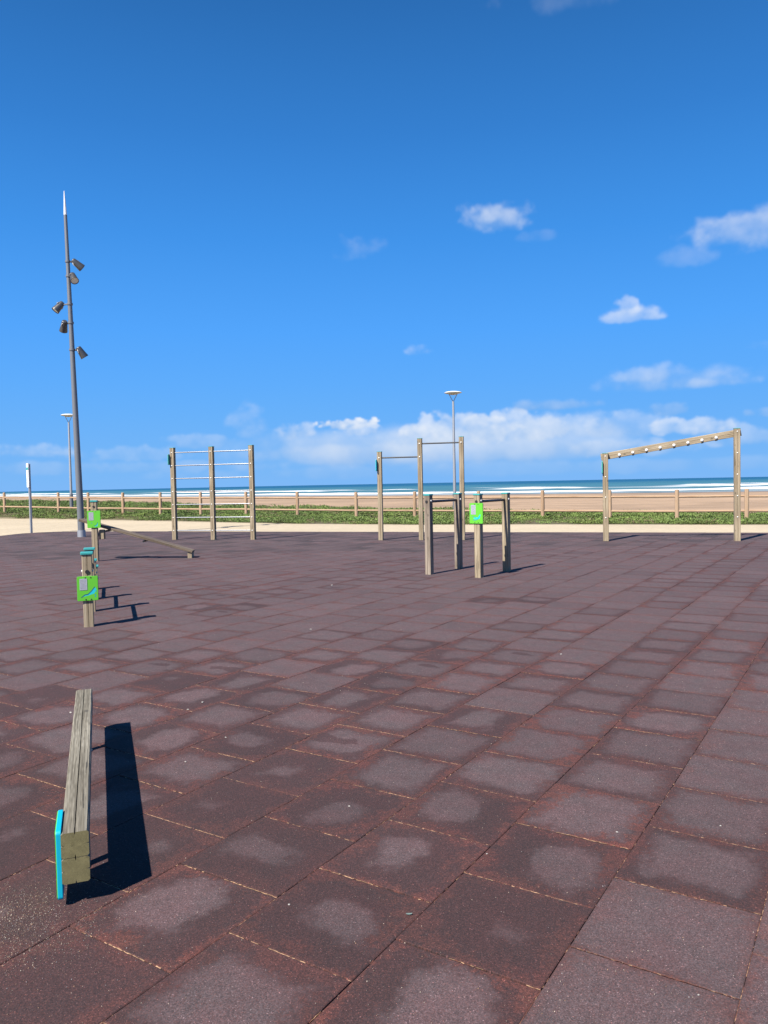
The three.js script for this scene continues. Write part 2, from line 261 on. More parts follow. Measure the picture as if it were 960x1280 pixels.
// ------------------------------------------------------------------ the rubber floor
const PITCH = 0.508, TH = 32.4 * D2R, UU = [Math.sin(TH), Math.cos(TH)], VV = [Math.cos(TH), -Math.sin(TH)];
const ANCHOR = [0.574, 2.452], U0 = ANCHOR[0] * UU[0] + ANCHOR[1] * UU[1], V0 = ANCHOR[0] * VV[0] + ANCHOR[1] * VV[1];
const PAD = [[34, -8], [34, 12.2], [10.24, 20.57], [5.12, 22.42], [-0.14, 24.33], [-7.43, 26.82], [-11.0, 27.98], [-11.9, 28.1], [-12.5, 27.85], [-12.85, 27.4], [-13.05, 26.7], [-13.3, 24], [-17, -8]];
function clipPoly(poly) {      // keep what lies inside PAD (convex, counter-clockwise in x,f)
  let out = poly;
  for (let k = 0; k < PAD.length && out.length; k++) {
    const a = PAD[k], b = PAD[(k + 1) % PAD.length], side = (p) => (b[0] - a[0]) * (p[1] - a[1]) - (b[1] - a[1]) * (p[0] - a[0]), inp = out; out = [];
    for (let i = 0; i < inp.length; i++) { const p = inp[i], q = inp[(i + 1) % inp.length], sp = side(p), sq = side(q); if (sp >= 0) out.push(p); if ((sp >= 0) !== (sq >= 0)) { const t = sp / (sp - sq); out.push([lerp(p[0], q[0], t), lerp(p[1], q[1], t)]); } }
  }
  return out;
}
{
  // 64 tile faces, 8 looks (from all dark red to worn grey) by 8 individuals, 256 px a face
  const NV = 8, CELL = 256, N = NV * CELL;
  const dark = [0.0335, 0.0155, 0.0155], pale = [0.077, 0.0515, 0.0532], red = [0.095, 0.029, 0.0205], char = [0.039, 0.0275, 0.0275];
  const height = new Float32Array(N * N);
  const map = tex(N, N, (i, j) => {
    const look = Math.floor(j / CELL), ind = Math.floor(i / CELL), s = look * 100 + ind * 7 + 3, x = (i % CELL + 0.5) / CELL * 2 - 1, y = (j % CELL + 0.5) / CELL * 2 - 1;
    const g1 = hash(i, j, 1), g2 = hash(i >> 1, j >> 1, 2), grain = 0.55 * g1 + 0.45 * g2;
    height[j * N + i] = 0.5 * g1 + 0.5 * g2;
    const big = fbm(x * 1.6 + s, y * 1.6, s, 4), mid = fbm(x * 5 + s, y * 5, s + 1, 4), fine = fbm(x * 22, y * 22 + s, s + 2, 3);
    const ox = (look < 4 ? 0.6 : 0.3) * (hash(ind, look, 50) - 0.5), oy = (look < 4 ? 0.6 : 0.3) * (hash(ind, look, 51) - 0.5), asp = 0.7 + 0.6 * hash(ind, look, 52);
    const edge = Math.max(Math.abs(x), Math.abs(y)), ell = Math.pow(Math.pow(Math.abs(x - ox) * asp, 3.2) + Math.pow(Math.abs(y - oy) / asp, 3.2), 1 / 3.2);
    const size = [-0.5, 0.22, 0.42, 0.58, 0.72, 0.83, 1.05, 0.98][look];
    // dried, dusty patch with a ragged rim
    const rim = (look < 4 ? ell : lerp(edge, ell, 0.3)) + (big - 0.5) * (look < 4 ? 0.6 : 0.34) + (mid - 0.5) * 0.34 + (fine - 0.5) * 0.2 + (grain - 0.5) * 0.22;
    let m = sstep(size + 0.16, size - 0.16, rim) * (look < 4 ? 0.6 + 0.4 * hash(ind, look, 60) : 0.85 + 0.2 * hash(ind, look, 60)) * (0.78 + 0.44 * (mid - 0.25));
    // red crumb worn loose, lying in drifts along the joints and corners
    const rd = sstep(0.72, 0.98, edge + (big - 0.5) * 0.75 + (fine - 0.5) * 0.5) * [0.35, 0.5, 0.58, 0.64, 0.72, 0.72, 0.5, 0.12][look] * (0.35 + 1.0 * hash(ind, look, 61)) * sstep(0.35, 0.62, mid + 0.1);
    const base = look === 7 ? char : dark; if (hash(ind, look, 63) < 0.1) m *= 1 - 0.8 * sstep(0.58, 0.66, fbm(x * 1.3 + s * 3, y * 2.2, s + 20, 4));
    let c = [0, 1, 2].map((k) => lerp(base[k], look === 7 ? pale[k] * 0.72 : pale[k], clamp(m)));
    c = c.map((v, k) => lerp(v, red[k], clamp(rd * (0.5 + 0.8 * (grain - 0.2)))));
    const warm = fbm(x * 2.4 + 7, y * 2.4, s + 9, 2) - 0.5; c[0] *= 1 + warm * 0.25; 
    const speck = g1 > 0.9965 ? 5 : g1 > 0.985 ? 2 : 1;
    const gr = hash(i, j, 4); if (gr < 0.13) c = c.map((v, k) => lerp(v, red[k] * 1.15, 0.55)); else if (gr > 0.94) c = c.map((v) => v * 1.7 + 0.01);
    const f = (0.35 + 1.3 * grain) * speck * (look === 7 ? 0.72 + 0.56 * hash(ind, look, 62) : 0.88 + 0.24 * hash(ind, look, 62));
    return [l2s(clamp(c[0] * f)), l2s(clamp(c[1] * f)), l2s(clamp(c[2] * f))];
  });
  map.wrapS = map.wrapT = THREE.ClampToEdgeWrapping;
  const bump = tex(N / 2, N / 2, (i, j) => { const v = 255 * (height[j * 2 * N + i * 2] * 0.5 + height[(j * 2 + 1) * N + i * 2 + 1] * 0.5); return [v, v, v]; }, { srgb: false });
  const RUBBER = std({ map, bumpMap: bump, bumpScale: 0.0016, roughness: 0.93 });
  const T = 0.026, GU = 0.0022, GV = 0.0011, CH = 0.0032, CD = 0.0022;       // thickness, half gaps, chamfer
  // the corner rings of one tile: top, under the chamfer, foot
  const hu = PITCH / 2 - GU, hv = PITCH / 2 - GV;
  const ring = (e, y) => [[-hv + e, y, hu - e], [hv - e, y, hu - e], [hv - e, y, -hu + e], [-hv + e, y, -hu + e]];
  const rings = [ring(CH, 0), ring(0, -CD), ring(0, -T)];
  const cellUV = (x, z, look, ind, flip) => { let u = x / PITCH + 0.5, v = -z / PITCH + 0.5; if (flip & 1) u = 1 - u; if (flip & 2) v = 1 - v; return [(ind + clamp(u, 0.006, 0.994)) / NV, (look + clamp(v, 0.006, 0.994)) / NV]; };
  function tileGeo(look, ind, flip) {
    const pos = [], uv = []; const quad = (a, b, c, d) => { for (const p of [a, b, c, a, c, d]) { pos.push(...p); uv.push(...cellUV(p[0], p[2], look, ind, flip)); } };
    quad(...rings[0]); for (let r = 0; r < 2; r++) for (let k = 0; k < 4; k++) { const n = (k + 1) % 4; quad(rings[r + 1][k], rings[r + 1][n], rings[r][n], rings[r][k]); }
    const g = new THREE.BufferGeometry(); g.setAttribute('position', new THREE.Float32BufferAttribute(pos, 3)); g.setAttribute('uv', new THREE.Float32BufferAttribute(uv, 2)); g.computeVertexNormals(); return g;
  }
  // how worn and dry the floor is at a spot
  function lookAt(x, f, r) {
    const v = x * VV[0] + f * VV[1];
    if (f > 17.5 + 2.2 * (fbm(x * 0.3, f * 0.5, 71, 2) - 0.5)) return r > 0.8 ? 6 : 7;
    let l;
    if (f < 6) {
      l = lerp(2.0, 4.0, sstep(-2.6, -0.9, v)) + 2.0 * sstep(-0.95, -0.6, v) * sstep(6, 4.5, f) ;
      l += 2.4 * sstep(3.4, 5.4, f);
    } else l = 5.6 + 0.8 * sstep(6, 9, f);
    l += (fbm(x * 0.45 + 3, f * 0.45, 33, 3) - 0.5) * 3.6 + (r - 0.5) * 2.6;
    if (f > 6.5 && f < 9.8 && fbm(x * 0.5 + 9, f * 0.8, 55, 2) > 0.66) l = 1.2 + r * 2;
    return clamp(Math.round(l), 0, 6);
  }
  // tiles near the camera whose wear the photograph shows singly: x, distance out, look
  const known = [[1.12, 2.28, 6], [1.55, 3.06, 5], [0.92, 2.56, 6], [0.67, 2.19, 6], [1.21, 3.0, 4], [1.47, 3.47, 6], [1.69, 3.9, 6], [2.05, 4.45, 6], [0.36, 2.61, 1], [0.66, 3.09, 3], [0.95, 3.5, 5], [1.21, 3.93, 4], [1.5, 4.41, 5], [0.16, 2.25, 3], [-0.25, 2.63, 2], [0.17, 3.07, 2], [0.39, 3.62, 3], [0.6, 3.96, 5], [0.94, 4.37, 5], [-0.46, 2.27, 4], [-0.75, 2.75, 3], [-0.27, 3.56, 2], [-0.49, 3.1, 2], [0.02, 4.05, 4], [0.3, 4.41, 5], [-0.22, 4.58, 4], [-0.88, 2.3, 0], [-0.86, 3.58, 1], [-0.5, 4.08, 1], [-0.87, 4.48, 2], [-1.86, 4.15, 4], [-1.34, 2.83, 1], [1.43, 4.96, 4], [1.88, 4.93, 4], [1.32, 5.35, 3], [0.88, 4.83, 5], [-1.21, 5.14, 4], [-1.92, 6.04, 1], [-2.5, 5.62, 1], [-0.75, 5.29, 3], [-1.82, 6.88, 4], [-0.27, 5.91, 6]];
  const floor = structure(new THREE.Group(), 'rubber_floor'); floor.userData.label = 'dark red rubber tile floor of the exercise area'; floor.userData.category = 'floor';
  const all = []; seed(4242);
  for (let j = -70; j < 90; j++) for (let i = -70; i < 110; i++) {
    const u = U0 + (i + 0.5) * PITCH + (Math.abs(j) % 2 ? PITCH / 2 : 0), v = V0 + (j + 0.5) * PITCH, x = UU[0] * u + VV[0] * v, f = UU[1] * u + VV[1] * v;
    if (x < -19 || x > 35 || f < -9 || f > 29.5) continue;
    const corners = [[-1, -1], [1, -1], [1, 1], [-1, 1]].map(([a, b]) => [x + VV[0] * a * hv + UU[0] * b * hu, f + VV[1] * a * hv + UU[1] * b * hu]);
    const clipped = clipPoly(corners); if (clipped.length < 3) continue;
    let whole = clipped.length === 4 && corners.every((c) => clipped.some((q) => Math.hypot(q[0] - c[0], q[1] - c[1]) < 1e-6));
    const seen = f > 1.6 && Math.abs(x) < f * 0.515 + 0.3;
    const r = rnd(), t = { x, f, whole, clipped, seen, look: lookAt(x, f, r), ind: Math.floor(rnd() * NV), flip: Math.floor(rnd() * 4), y: (rnd() - 0.5) * 0.0026, tx: (rnd() - 0.5) * 0.006, tz: (rnd() - 0.5) * 0.006, turn: (rnd() - 0.5) * 0.006 };
    const k = known.find((q) => { const dx = q[0] - x, df = q[1] - f; return Math.abs(dx * UU[0] + df * UU[1]) < PITCH / 2 && Math.abs(dx * VV[0] + df * VV[1]) < PITCH / 2; }); if (k) t.look = k[2];
    all.push(t);
  }
  const front = all.filter((t) => t.seen && t.whole).sort((a, b) => Math.hypot(a.x, a.f) - Math.hypot(b.x, b.f)).slice(0, 300), single = new Set(front);
  const geos = new Map();
  for (const t of front) {
    const key = t.look * 100 + t.ind * 10 + t.flip; if (!geos.has(key)) geos.set(key, tileGeo(t.look, t.ind, t.flip));
    const m = part(numbered('rubber_tile'), geos.get(key), RUBBER, floor, [t.x, t.y, -t.f]); m.rotation.set(t.tx, -TH + t.turn, t.tz, 'YXZ');
  }
  // the rest of the floor, and tiles cut along its rim
  const pos = [], uv = [], P = new THREE.Vector3(), E = new THREE.Euler(), M = new THREE.Matrix4();
  for (const t of all) {
    if (single.has(t)) continue;
    if (t.whole) {
      M.makeRotationFromEuler(E.set(t.tx, -TH + t.turn, t.tz, 'YXZ')).setPosition(t.x, t.y, -t.f);
      const quad = (...q) => { for (const k of [0, 1, 2, 0, 2, 3]) { P.set(...q[k]).applyMatrix4(M); pos.push(P.x, P.y, P.z); uv.push(...cellUV(q[k][0], q[k][2], t.look, t.ind, t.flip)); } };
      quad(...rings[0]); for (let k = 0; k < 4; k++) { const n = (k + 1) % 4; quad(rings[1][k], rings[1][n], rings[0][n], rings[0][k]); quad(rings[2][k], rings[2][n], rings[1][n], rings[1][k]); }
    } else {
      const c = t.clipped, put = (p, y) => { const dx = p[0] - t.x, df = p[1] - t.f; pos.push(p[0], y, -p[1]); uv.push(...cellUV(dx * VV[0] + df * VV[1], -(dx * UU[0] + df * UU[1]), t.look, t.ind, t.flip)); };
      for (let k = 1; k + 1 < c.length; k++) { put(c[0], t.y); put(c[k], t.y); put(c[k + 1], t.y); }
      for (let k = 0; k < c.length; k++) { const a = c[k], b = c[(k + 1) % c.length]; put(a, -T); put(b, -T); put(b, t.y); put(a, -T); put(b, t.y); put(a, t.y); }
    }
  }
  const g = new THREE.BufferGeometry(); g.setAttribute('position', new THREE.Float32BufferAttribute(pos, 3)); g.setAttribute('uv', new THREE.Float32BufferAttribute(uv, 2)); g.computeVertexNormals();
  part('rubber_tiles', g, RUBBER, floor).userData.kind = 'stuff';
  // bed under the joints
  const bed = new THREE.Shape(PAD.map(([x, f]) => new THREE.Vector2(lerp(x, 3, 0.002), lerp(f, 10, 0.002)))), bg = new THREE.ShapeGeometry(bed); bg.rotateX(-Math.PI / 2);
  part('joint_bed', bg, std({ color: col(0.045, 0.024, 0.019), roughness: 1 }), floor, [0, -0.008, 0]);
  // sand lodged in the joints, in broken ribbons
  seed(99); const sp = [], sc = [];
  const ribbon = (x, f, dx, df, len, half, amount, tone) => {
    const n = Math.round(len / 0.011), px = -df, pf = dx; let prev = null;
    for (let k = 0; k <= n; k++) {
      const s = (k / n - 0.5) * len, cx = x + dx * s, cf = f + df * s, w = half * (0.35 + 0.65 * rnd()), on = fbm(cx * 9, cf * 9, 5, 3) + (rnd() - 0.5) * 0.35 < amount, y = -0.0028 + rnd() * 0.0022;
      const cur = on ? [[cx + px * w, y, -(cf + pf * w)], [cx - px * w, y, -(cf - pf * w)]] : null;
      if (prev && cur) { for (const p of [prev[0], prev[1], cur[1], prev[0], cur[1], cur[0]]) { sp.push(...p); } const q = 0.6 + 0.8 * rnd(), m = sstep(0.35, 0.75, tone + (rnd() - 0.5) * 0.6); for (let z = 0; z < 6; z++) sc.push(lerp(0.1, 0.38, m) * q, lerp(0.036, 0.23, m) * q, lerp(0.024, 0.13, m) * q); }
      prev = cur;
    }
  };
  for (const t of all) if (t.seen && t.f < 11) {
    const near = sstep(9, 4.5, t.f) , clumpy = fbm(t.x * 0.7 + 2, t.f * 0.7, 17, 2);
    const hx = PITCH / 2; ribbon(t.x + UU[0] * hx, t.f + UU[1] * hx, VV[0], VV[1], PITCH - 0.006, 0.0028, 0.3 + 0.4 * near + 0.3 * (clumpy - 0.5), (0.4 + 0.35 * near) * lerp(1, 0.6, sstep(-1.1, -0.5, t.x * VV[0] + t.f * VV[1])) + 0.5 * (clumpy - 0.5));
    ribbon(t.x + VV[0] * hx, t.f + VV[1] * hx, UU[0], UU[1], PITCH - 0.004, 0.0016, 0.42 + 0.14 * near + 0.5 * (clumpy - 0.5), 0.4 + 0.4 * (clumpy - 0.5));
  }
  const sg = new THREE.BufferGeometry(); sg.setAttribute('position', new THREE.Float32BufferAttribute(sp, 3)); sg.setAttribute('color', new THREE.Float32BufferAttribute(sc, 3)); sg.computeVertexNormals();
  part('joint_sand', sg, std({ vertexColors: true, roughness: 1 }), floor).userData.kind = 'stuff';
}

// loose grit and shell crumbs on the floor
{
  seed(31); const n = 20000, g = new THREE.IcosahedronGeometry(1, 0), m = new THREE.InstancedMesh(g, std({ roughness: 0.9 }), n), M = new THREE.Matrix4(), Q = new THREE.Quaternion(), c = new THREE.Color();
  for (let k = 0; k < n; k++) {
    let f, x;
    if (k < 6600) { const r = 0.3 * Math.sqrt(-Math.log(1 - rnd() * 0.98)), t = rnd() * 6.283; x = -1.4 + r * Math.cos(t); f = 2.62 + r * Math.sin(t) * 0.8; }
    else { f = 1.75 + 10 * Math.pow(rnd(), 1.5); x = (rnd() * 2 - 1) * (f * 0.53 + 0.4); }
    const s = (0.0006 + 0.0013 * Math.pow(rnd(), 4)) * (f > 5 ? 1.3 : 1), p = rnd();
    Q.setFromEuler(new THREE.Euler(rnd() * 3, rnd() * 3, rnd() * 3)); M.compose(new THREE.Vector3(x, 0.0006, -f), Q, new THREE.Vector3(s * rr(0.8, 1.6), s * 0.7, s)); m.setMatrixAt(k, M);
    const b = rr(0.5, 1); m.setColorAt(k, p < 0.45 ? c.setRGB(0.46 * b, 0.38 * b, 0.3 * b) : p < 0.75 ? c.setRGB(0.33 * b, 0.2 * b, 0.13 * b) : c.setRGB(0.24 * b, 0.22 * b, 0.22 * b));
  }
  shade(m); m.name = 'sand_grit'; m.userData = { label: 'fine pale sand grit scattered over the rubber floor', category: 'grit', kind: 'stuff' }; scene.add(m);
}
// a few larger shell chips and a scrap of leaf
{
  seed(8); const chip = new THREE.IcosahedronGeometry(1, 1), cp = chip.attributes.position; for (let i = 0; i < cp.count; i++) { const h = 0.75 + 0.5 * hash(Math.round(cp.getX(i) * 50), Math.round(cp.getY(i) * 50 + cp.getZ(i) * 90), 3); cp.setXYZ(i, cp.getX(i) * h, cp.getY(i) * h, cp.getZ(i) * h); } chip.computeVertexNormals();
  const mat = std({ color: col(0.33, 0.31, 0.28), roughness: 0.8 });
  for (const [x, f, s] of [[-0.8, 11.52, 0.03], [1.51, 6.64, 0.018], [-0.19, 3.57, 0.009], [-0.37, 2.73, 0.007], [-0.79, 8.03, 0.017], [0.89, 2.2, 0.005], [-1.3, 5.37, 0.014], [-2.15, 5.18, 0.016], [0.39, 3.08, 0.006], [-1.36, 5.2, 0.012], [0.97, 3.25, 0.008], [1.43, 3.29, 0.007], [-0.98, 4.6, 0.01], [-1.12, 4.2, 0.009]]) {
    const m = shade(new THREE.Mesh(chip, mat)); m.name = numbered('shell_chip'); m.position.set(x, s * 0.2, -f); m.scale.set(s * 0.75, s * 0.25, s * rr(0.3, 0.6)); m.rotation.y = rnd() * 6; m.userData = { label: 'small pale shell chip lying on the rubber tiles', category: 'shell', group: 'shell chips scattered on the floor' }; scene.add(m);
  }
  const leaf = new THREE.CircleGeometry(1, 9), lp = leaf.attributes.position; for (let i = 0; i < lp.count; i++) { const x = lp.getX(i), y = lp.getY(i); lp.setXYZ(i, x * (1 + 0.2 * hash(i, 1, 1)), y * 0.5, 0.25 * x * x + 0.1 * hash(i, 2, 2)); } leaf.computeVertexNormals();
  const l = shade(new THREE.Mesh(leaf, std({ color: col(0.14, 0.19, 0.17), roughness: 0.8, side: THREE.DoubleSide }))); l.name = 'leaf_scrap'; l.rotation.x = -Math.PI / 2; l.position.set(0.06, 0.003, -2.65); l.scale.setScalar(0.011); l.userData = { label: 'grey green scrap of leaf lying in a tile joint', category: 'leaf' }; scene.add(l);
}

// ------------------------------------------------------------------ ground cover on the bank
{
  seed(5150);
  const mk = (n, s) => { const gs = []; for (let k = 0; k < n; k++) { const l = rr(0.035, 0.075) * s, w = l * rr(0.25, 0.4), g = new THREE.BufferGeometry(); g.setAttribute('position', new THREE.Float32BufferAttribute([0, 0, 0, w, l * 0.5, 0.01, 0, l, -0.01, 0, 0, 0, 0, l, -0.01, -w, l * 0.5, 0.01], 3)); g.computeVertexNormals(); g.rotateX(rr(-1.3, 1.3)); g.rotateY(rnd() * 6.283); g.rotateZ(rr(-0.6, 0.6)); const a = rnd() * 6.283, r = 0.17 * Math.sqrt(rnd()) * s; g.translate(Math.cos(a) * r, rr(0, 0.13) * s, Math.sin(a) * r); gs.push(g); } return mergeGeometries(gs); };
  const spots = [];
  const fill = (a0, a1, step, size) => { for (let a = a0; a < a1; a += step) { const n = nearD(a), c = farD(a) + 0.6; for (let d = n - 0.1; d < c; d += step) { const aa = a + (rnd() - 0.5) * step, dd = d + (rnd() - 0.5) * step, x = 13.3 + AX[0] * aa + NX[0] * dd, f = 28.4 + AX[1] * aa + NX[1] * dd; const thin = fbm(x * 0.5, f * 0.5, 61, 3); if (dd < n + 0.5 * (fbm(x * 1.3, f * 1.3, 63, 2) - 0.2)) continue; if (thin < 0.4 && rnd() < 0.75) continue; spots.push([x, f, size * rr(0.75, 1.25) * (0.8 + 0.5 * thin)]); } } };
  fill(-14, 52, 0.155, 1); fill(52, 110, 0.5, 2.4);
  const mat = std({ roughness: 0.75, side: THREE.DoubleSide });
  const m = new THREE.InstancedMesh(mk(30, 1), mat, spots.length), M = new THREE.Matrix4(), Q = new THREE.Quaternion(), c = new THREE.Color();
  spots.forEach(([x, f, s], k) => { Q.setFromEuler(new THREE.Euler(0, rnd() * 6.283, 0)); M.compose(new THREE.Vector3(x, landY(x, f), -f), Q, new THREE.Vector3(s, s * rr(0.35, 0.95) * (0.5 + fbm(x * 0.6, f * 0.6, 68, 3)), s)); m.setMatrixAt(k, M); const b = rr(0.5, 1.5), y = fbm(x * 0.4, f * 0.4, 66, 3), dry = rnd() < 0.07; m.setColorAt(k, dry ? c.setRGB(0.15, 0.12, 0.06) : c.setRGB((0.075 + 0.065 * y) * b, (0.125 + 0.065 * y) * b, (0.028 + 0.013 * y) * b)); });
  shade(m); m.name = 'ground_cover'; m.userData = { label: 'low leafy green ground cover growing along the fence', category: 'ground cover', kind: 'stuff' }; scene.add(m);
}

// ------------------------------------------------------------------ fence
{
  seed(606);
  const fence = thing('wooden_fence', 'round wooden post and two rail fence in front of the beach', 'fence', 0, 0);
  const prof = [[0, 1.15], [0.05, 1.15], [0.066, 1.143], [0.074, 1.125], [0.078, 0.6], [0.08, -0.35], [0, -0.35]].map(([r, y]) => new THREE.Vector2(r, y));
  const pg = new THREE.LatheGeometry(prof, 14); { const uv = pg.attributes.uv; for (let i = 0; i < uv.count; i++) uv.setXY(i, uv.getX(i) * 0.5, uv.getY(i) * 1.4); }
  for (const [x, f, top] of FENCE) { const p = part('post', pg, WOOD_FENCE, fence, [x, top - 1.15, -f]); p.rotation.set(rr(-0.012, 0.012), rnd() * 6.28, rr(-0.012, 0.012)); }
  for (let k = 0; k + 1 < FENCE.length; k++) for (const drop of [0.27, 0.82]) {
    const a = FENCE[k], b = FENCE[k + 1], A = new THREE.Vector3(a[0], a[2] - drop + rr(-0.012, 0.012), -a[1]), B = new THREE.Vector3(b[0], b[2] - drop + rr(-0.012, 0.012), -b[1]), L = A.distanceTo(B);
    const g = new THREE.CylinderGeometry(0.042, 0.045, L, 10); { const uv = g.attributes.uv; for (let i = 0; i < uv.count; i++) uv.setXY(i, uv.getX(i) * 0.28 + rnd() * 0, uv.getY(i) * L + k * 0.37); }
    const r = part('rail', g, WOOD_FENCE, fence); r.position.copy(A).lerp(B, 0.5); r.quaternion.setFromUnitVectors(new THREE.Vector3(0, 1, 0), B.clone().sub(A).normalize());
  }
}

// ------------------------------------------------------------------ timber, fittings and signs
// squared timber with eased arrises and a relief cut down each face, along +z
function timber(w, h, len, kerf = 0.003, deep = 0.014) {
  const x = w / 2, y = h / 2, e = 0.006, k = kerf, s = new THREE.Shape();
  const pts = [[-x + e, -y], [-k, -y], [0, -y + deep], [k, -y], [x - e, -y], [x, -y + e], [x, -k], [x - deep, 0], [x, k], [x, y - e], [x - e, y], [k, y], [0, y - deep], [-k, y], [-x + e, y], [-x, y - e], [-x, k], [-x + deep, 0], [-x, -k], [-x, -y + e]];
  s.setFromPoints(pts.map((p) => new THREE.Vector2(...p))); const g = new THREE.ExtrudeGeometry(s, { depth: len, bevelEnabled: false });
  const uv = g.attributes.uv, ou = rnd() * 0.5, ov = rnd() * 2; for (let i = 0; i < uv.count; i++) uv.setXY(i, uv.getX(i) + ou, uv.getY(i) + ov); return g;
}
const postGeo = (w, h) => timber(w, w, h + 0.15).rotateX(-Math.PI / 2).translate(0, -0.15, 0);
const boltGeo = new THREE.SphereGeometry(1, 12, 8, 0, Math.PI * 2, 0, Math.PI / 2).rotateX(Math.PI / 2);     // dome facing +z
function bolt(parent, x, y, z, r = 0.018, mat = BOLT, ry = 0) { const m = part('bolt', boltGeo, mat, parent, [x, y, z], [0, ry, 0]); m.scale.set(r, r, r * 0.7); return m; }
function capOn(parent, x, y, z, w, t = 0.022, mat = TEAL) { return part('post_cap', new RoundedBoxGeometry(w, t, w, 2, 0.006), mat, parent, [x, y + t / 2 - 0.002, z]); }
function rod(name, parent, a, b, r, mat, seg = 14) { const A = new THREE.Vector3(...a), B = new THREE.Vector3(...b), m = part(name, new THREE.CylinderGeometry(r, r, A.distanceTo(B), seg), mat, parent); m.position.copy(A).lerp(B, 0.5); m.quaternion.setFromUnitVectors(new THREE.Vector3(0, 1, 0), B.sub(A).normalize()); return m; }
function rounded(w, h, r) { const s = new THREE.Shape(), x = w / 2, y = h / 2; s.moveTo(-x + r, -y); s.lineTo(x - r, -y); s.absarc(x - r, -y + r, r, -Math.PI / 2, 0); s.lineTo(x, y - r); s.absarc(x - r, y - r, r, 0, Math.PI / 2); s.lineTo(-x + r, y); s.absarc(-x + r, y - r, r, Math.PI / 2, Math.PI); s.lineTo(-x, -y + r); s.absarc(-x + r, -y + r, r, Math.PI, Math.PI * 1.5); return s; }
const prints = {};
function printFor(kind) {
  if (prints[kind]) return prints[kind];
  const c = document.createElement('canvas'); c.width = 256; c.height = 300; const x = c.getContext('2d');
  x.fillStyle = '#66c435'; x.fillRect(0, 0, 256, 300);
  const fill = (st, pts) => { x.fillStyle = st; x.beginPath(); pts.forEach((p, i) => (i ? x.lineTo(...p) : x.moveTo(...p))); x.closePath(); x.fill(); };
  const line = (st, w, pts) => { x.strokeStyle = st; x.lineWidth = w; x.lineCap = 'round'; x.lineJoin = 'round'; x.beginPath(); pts.forEach((p, i) => (i ? x.lineTo(...p) : x.moveTo(...p))); x.stroke(); };
  if (kind === 'pushup') {
    fill('#25c7d6', [[60, 250], [120, 222], [165, 196], [222, 140], [236, 168], [210, 214], [150, 232]]);
    line('#123a7c', 10, [[50, 258], [92, 226], [128, 224], [172, 186], [214, 136]]);
    line('#1c8fb8', 7, [[232, 226], [212, 232], [228, 250], [214, 262]]); line('#1c8fb8', 5, [[226, 178], [240, 186], [236, 204]]);
  } else if (kind === 'dip') {
    fill('#25c7d6', [[70, 222], [120, 205], [160, 212], [205, 160], [214, 172], [196, 226], [150, 240], [96, 236]]);
    line('#157fa6', 6, [[52, 200], [90, 196], [118, 212]]); line('#157fa6', 7, [[60, 246], [110, 252], [150, 240], [198, 196]]);
  } else {
    fill('#25c7d6', [[130, 262], [170, 256], [196, 214], [206, 222], [194, 262], [166, 280]]);
    line('#123a7c', 7, [[128, 262], [164, 264], [188, 236], [198, 206]]); line('#157fa6', 5, [[70, 222], [84, 204], [92, 226]]);
  }
  const t = new THREE.CanvasTexture(c); t.colorSpace = THREE.SRGBColorSpace; return (prints[kind] = std({ color: col(0.8, 0.8, 0.8), map: t, roughness: 0.45 }));
}
const plateMat = std({ map: tex(96, 160, (i, j) => { const row = Math.floor(j / 5), on = j % 5 < 2 && hash(Math.floor(i / 2), row, 3) > 0.4 && i > 8 && i < 86 && j > 8 && j < 150; const v = on ? 92 : 150 + 16 * vnoise(i / 9, j / 9, 2); return [v, v + 2, v + 10]; }), roughness: 0.6 });
// instruction sign: coloured core board, printed front skin, small grey plate, four screws; faces +z with its back at z = 0
function sign(parent, w, h, kind, pos, ry = 0, core = CYAN) {
  const t = 0.0135, b = part('sign_panel', new THREE.ExtrudeGeometry(rounded(w, h, 0.012), { depth: t, bevelEnabled: true, bevelThickness: 0.002, bevelSize: 0.002, bevelSegments: 2, curveSegments: 5 }), core, parent, pos, [0, ry, 0]);
  const fg = new THREE.ExtrudeGeometry(rounded(w - 0.003, h - 0.003, 0.011), { depth: 0.003, bevelEnabled: false, curveSegments: 5 }), uv = fg.attributes.uv; for (let i = 0; i < uv.count; i++) uv.setXY(i, fg.attributes.position.getX(i) / w + 0.5, fg.attributes.position.getY(i) / h + 0.5);
  part('printed_face', fg, printFor(kind), b, [0, 0, t + 0.0021]);
  const pg = new THREE.BoxGeometry(w * 0.36, h * 0.47, 0.003); part('information_plate', pg, plateMat, b, [-w * 0.2, h * 0.18, t + 0.0066]);
  for (const [sx, sy] of [[-0.1, 0.45], [0.16, 0.45], [-0.1, -0.45], [0.16, -0.45]]) { const s = part('screw', boltGeo, RUBBER_BLACK, b, [sx * w, sy * h, t + 0.0051]); s.scale.set(0.008, 0.008, 0.004); }
  return b;
}

// ------------------------------------------------------------------ low balance beam in the foreground
{
  seed(1);
  const W = 0.094, top = 0.277, L = 2.12, o = thing('balance_beam', 'low weathered wooden balance beam with a cyan edged sign panel at its end', 'balance beam', -1.139, 2.742, -20.3);   // at the middle of its near end, running to local -z
  part('beam', timber(W, W - 0.002, L, 0.0022, 0.012), [WOOD_END, WOOD_OLD], o, [0, top - W / 2, -L]);
  part('end_block', timber(W, W - 0.002, 0.2, 0.0022, 0.012), [WOOD_END, WOOD_OLD], o, [0, top - W * 1.5, -0.2]);
  for (const z of [-0.31, -1.77]) { part('leg', new THREE.CylinderGeometry(0.021, 0.021, 0.26, 14), GALV, o, [0, 0.06, z]); part('foot_plate', new THREE.CylinderGeometry(0.04, 0.042, 0.008, 16), GALV, o, [0, 0.005, z]); }
  sign(o, 0.21, 0.25, 'pushup', [-W / 2 - 0.001, 0.157, -0.115], -Math.PI / 2);
}

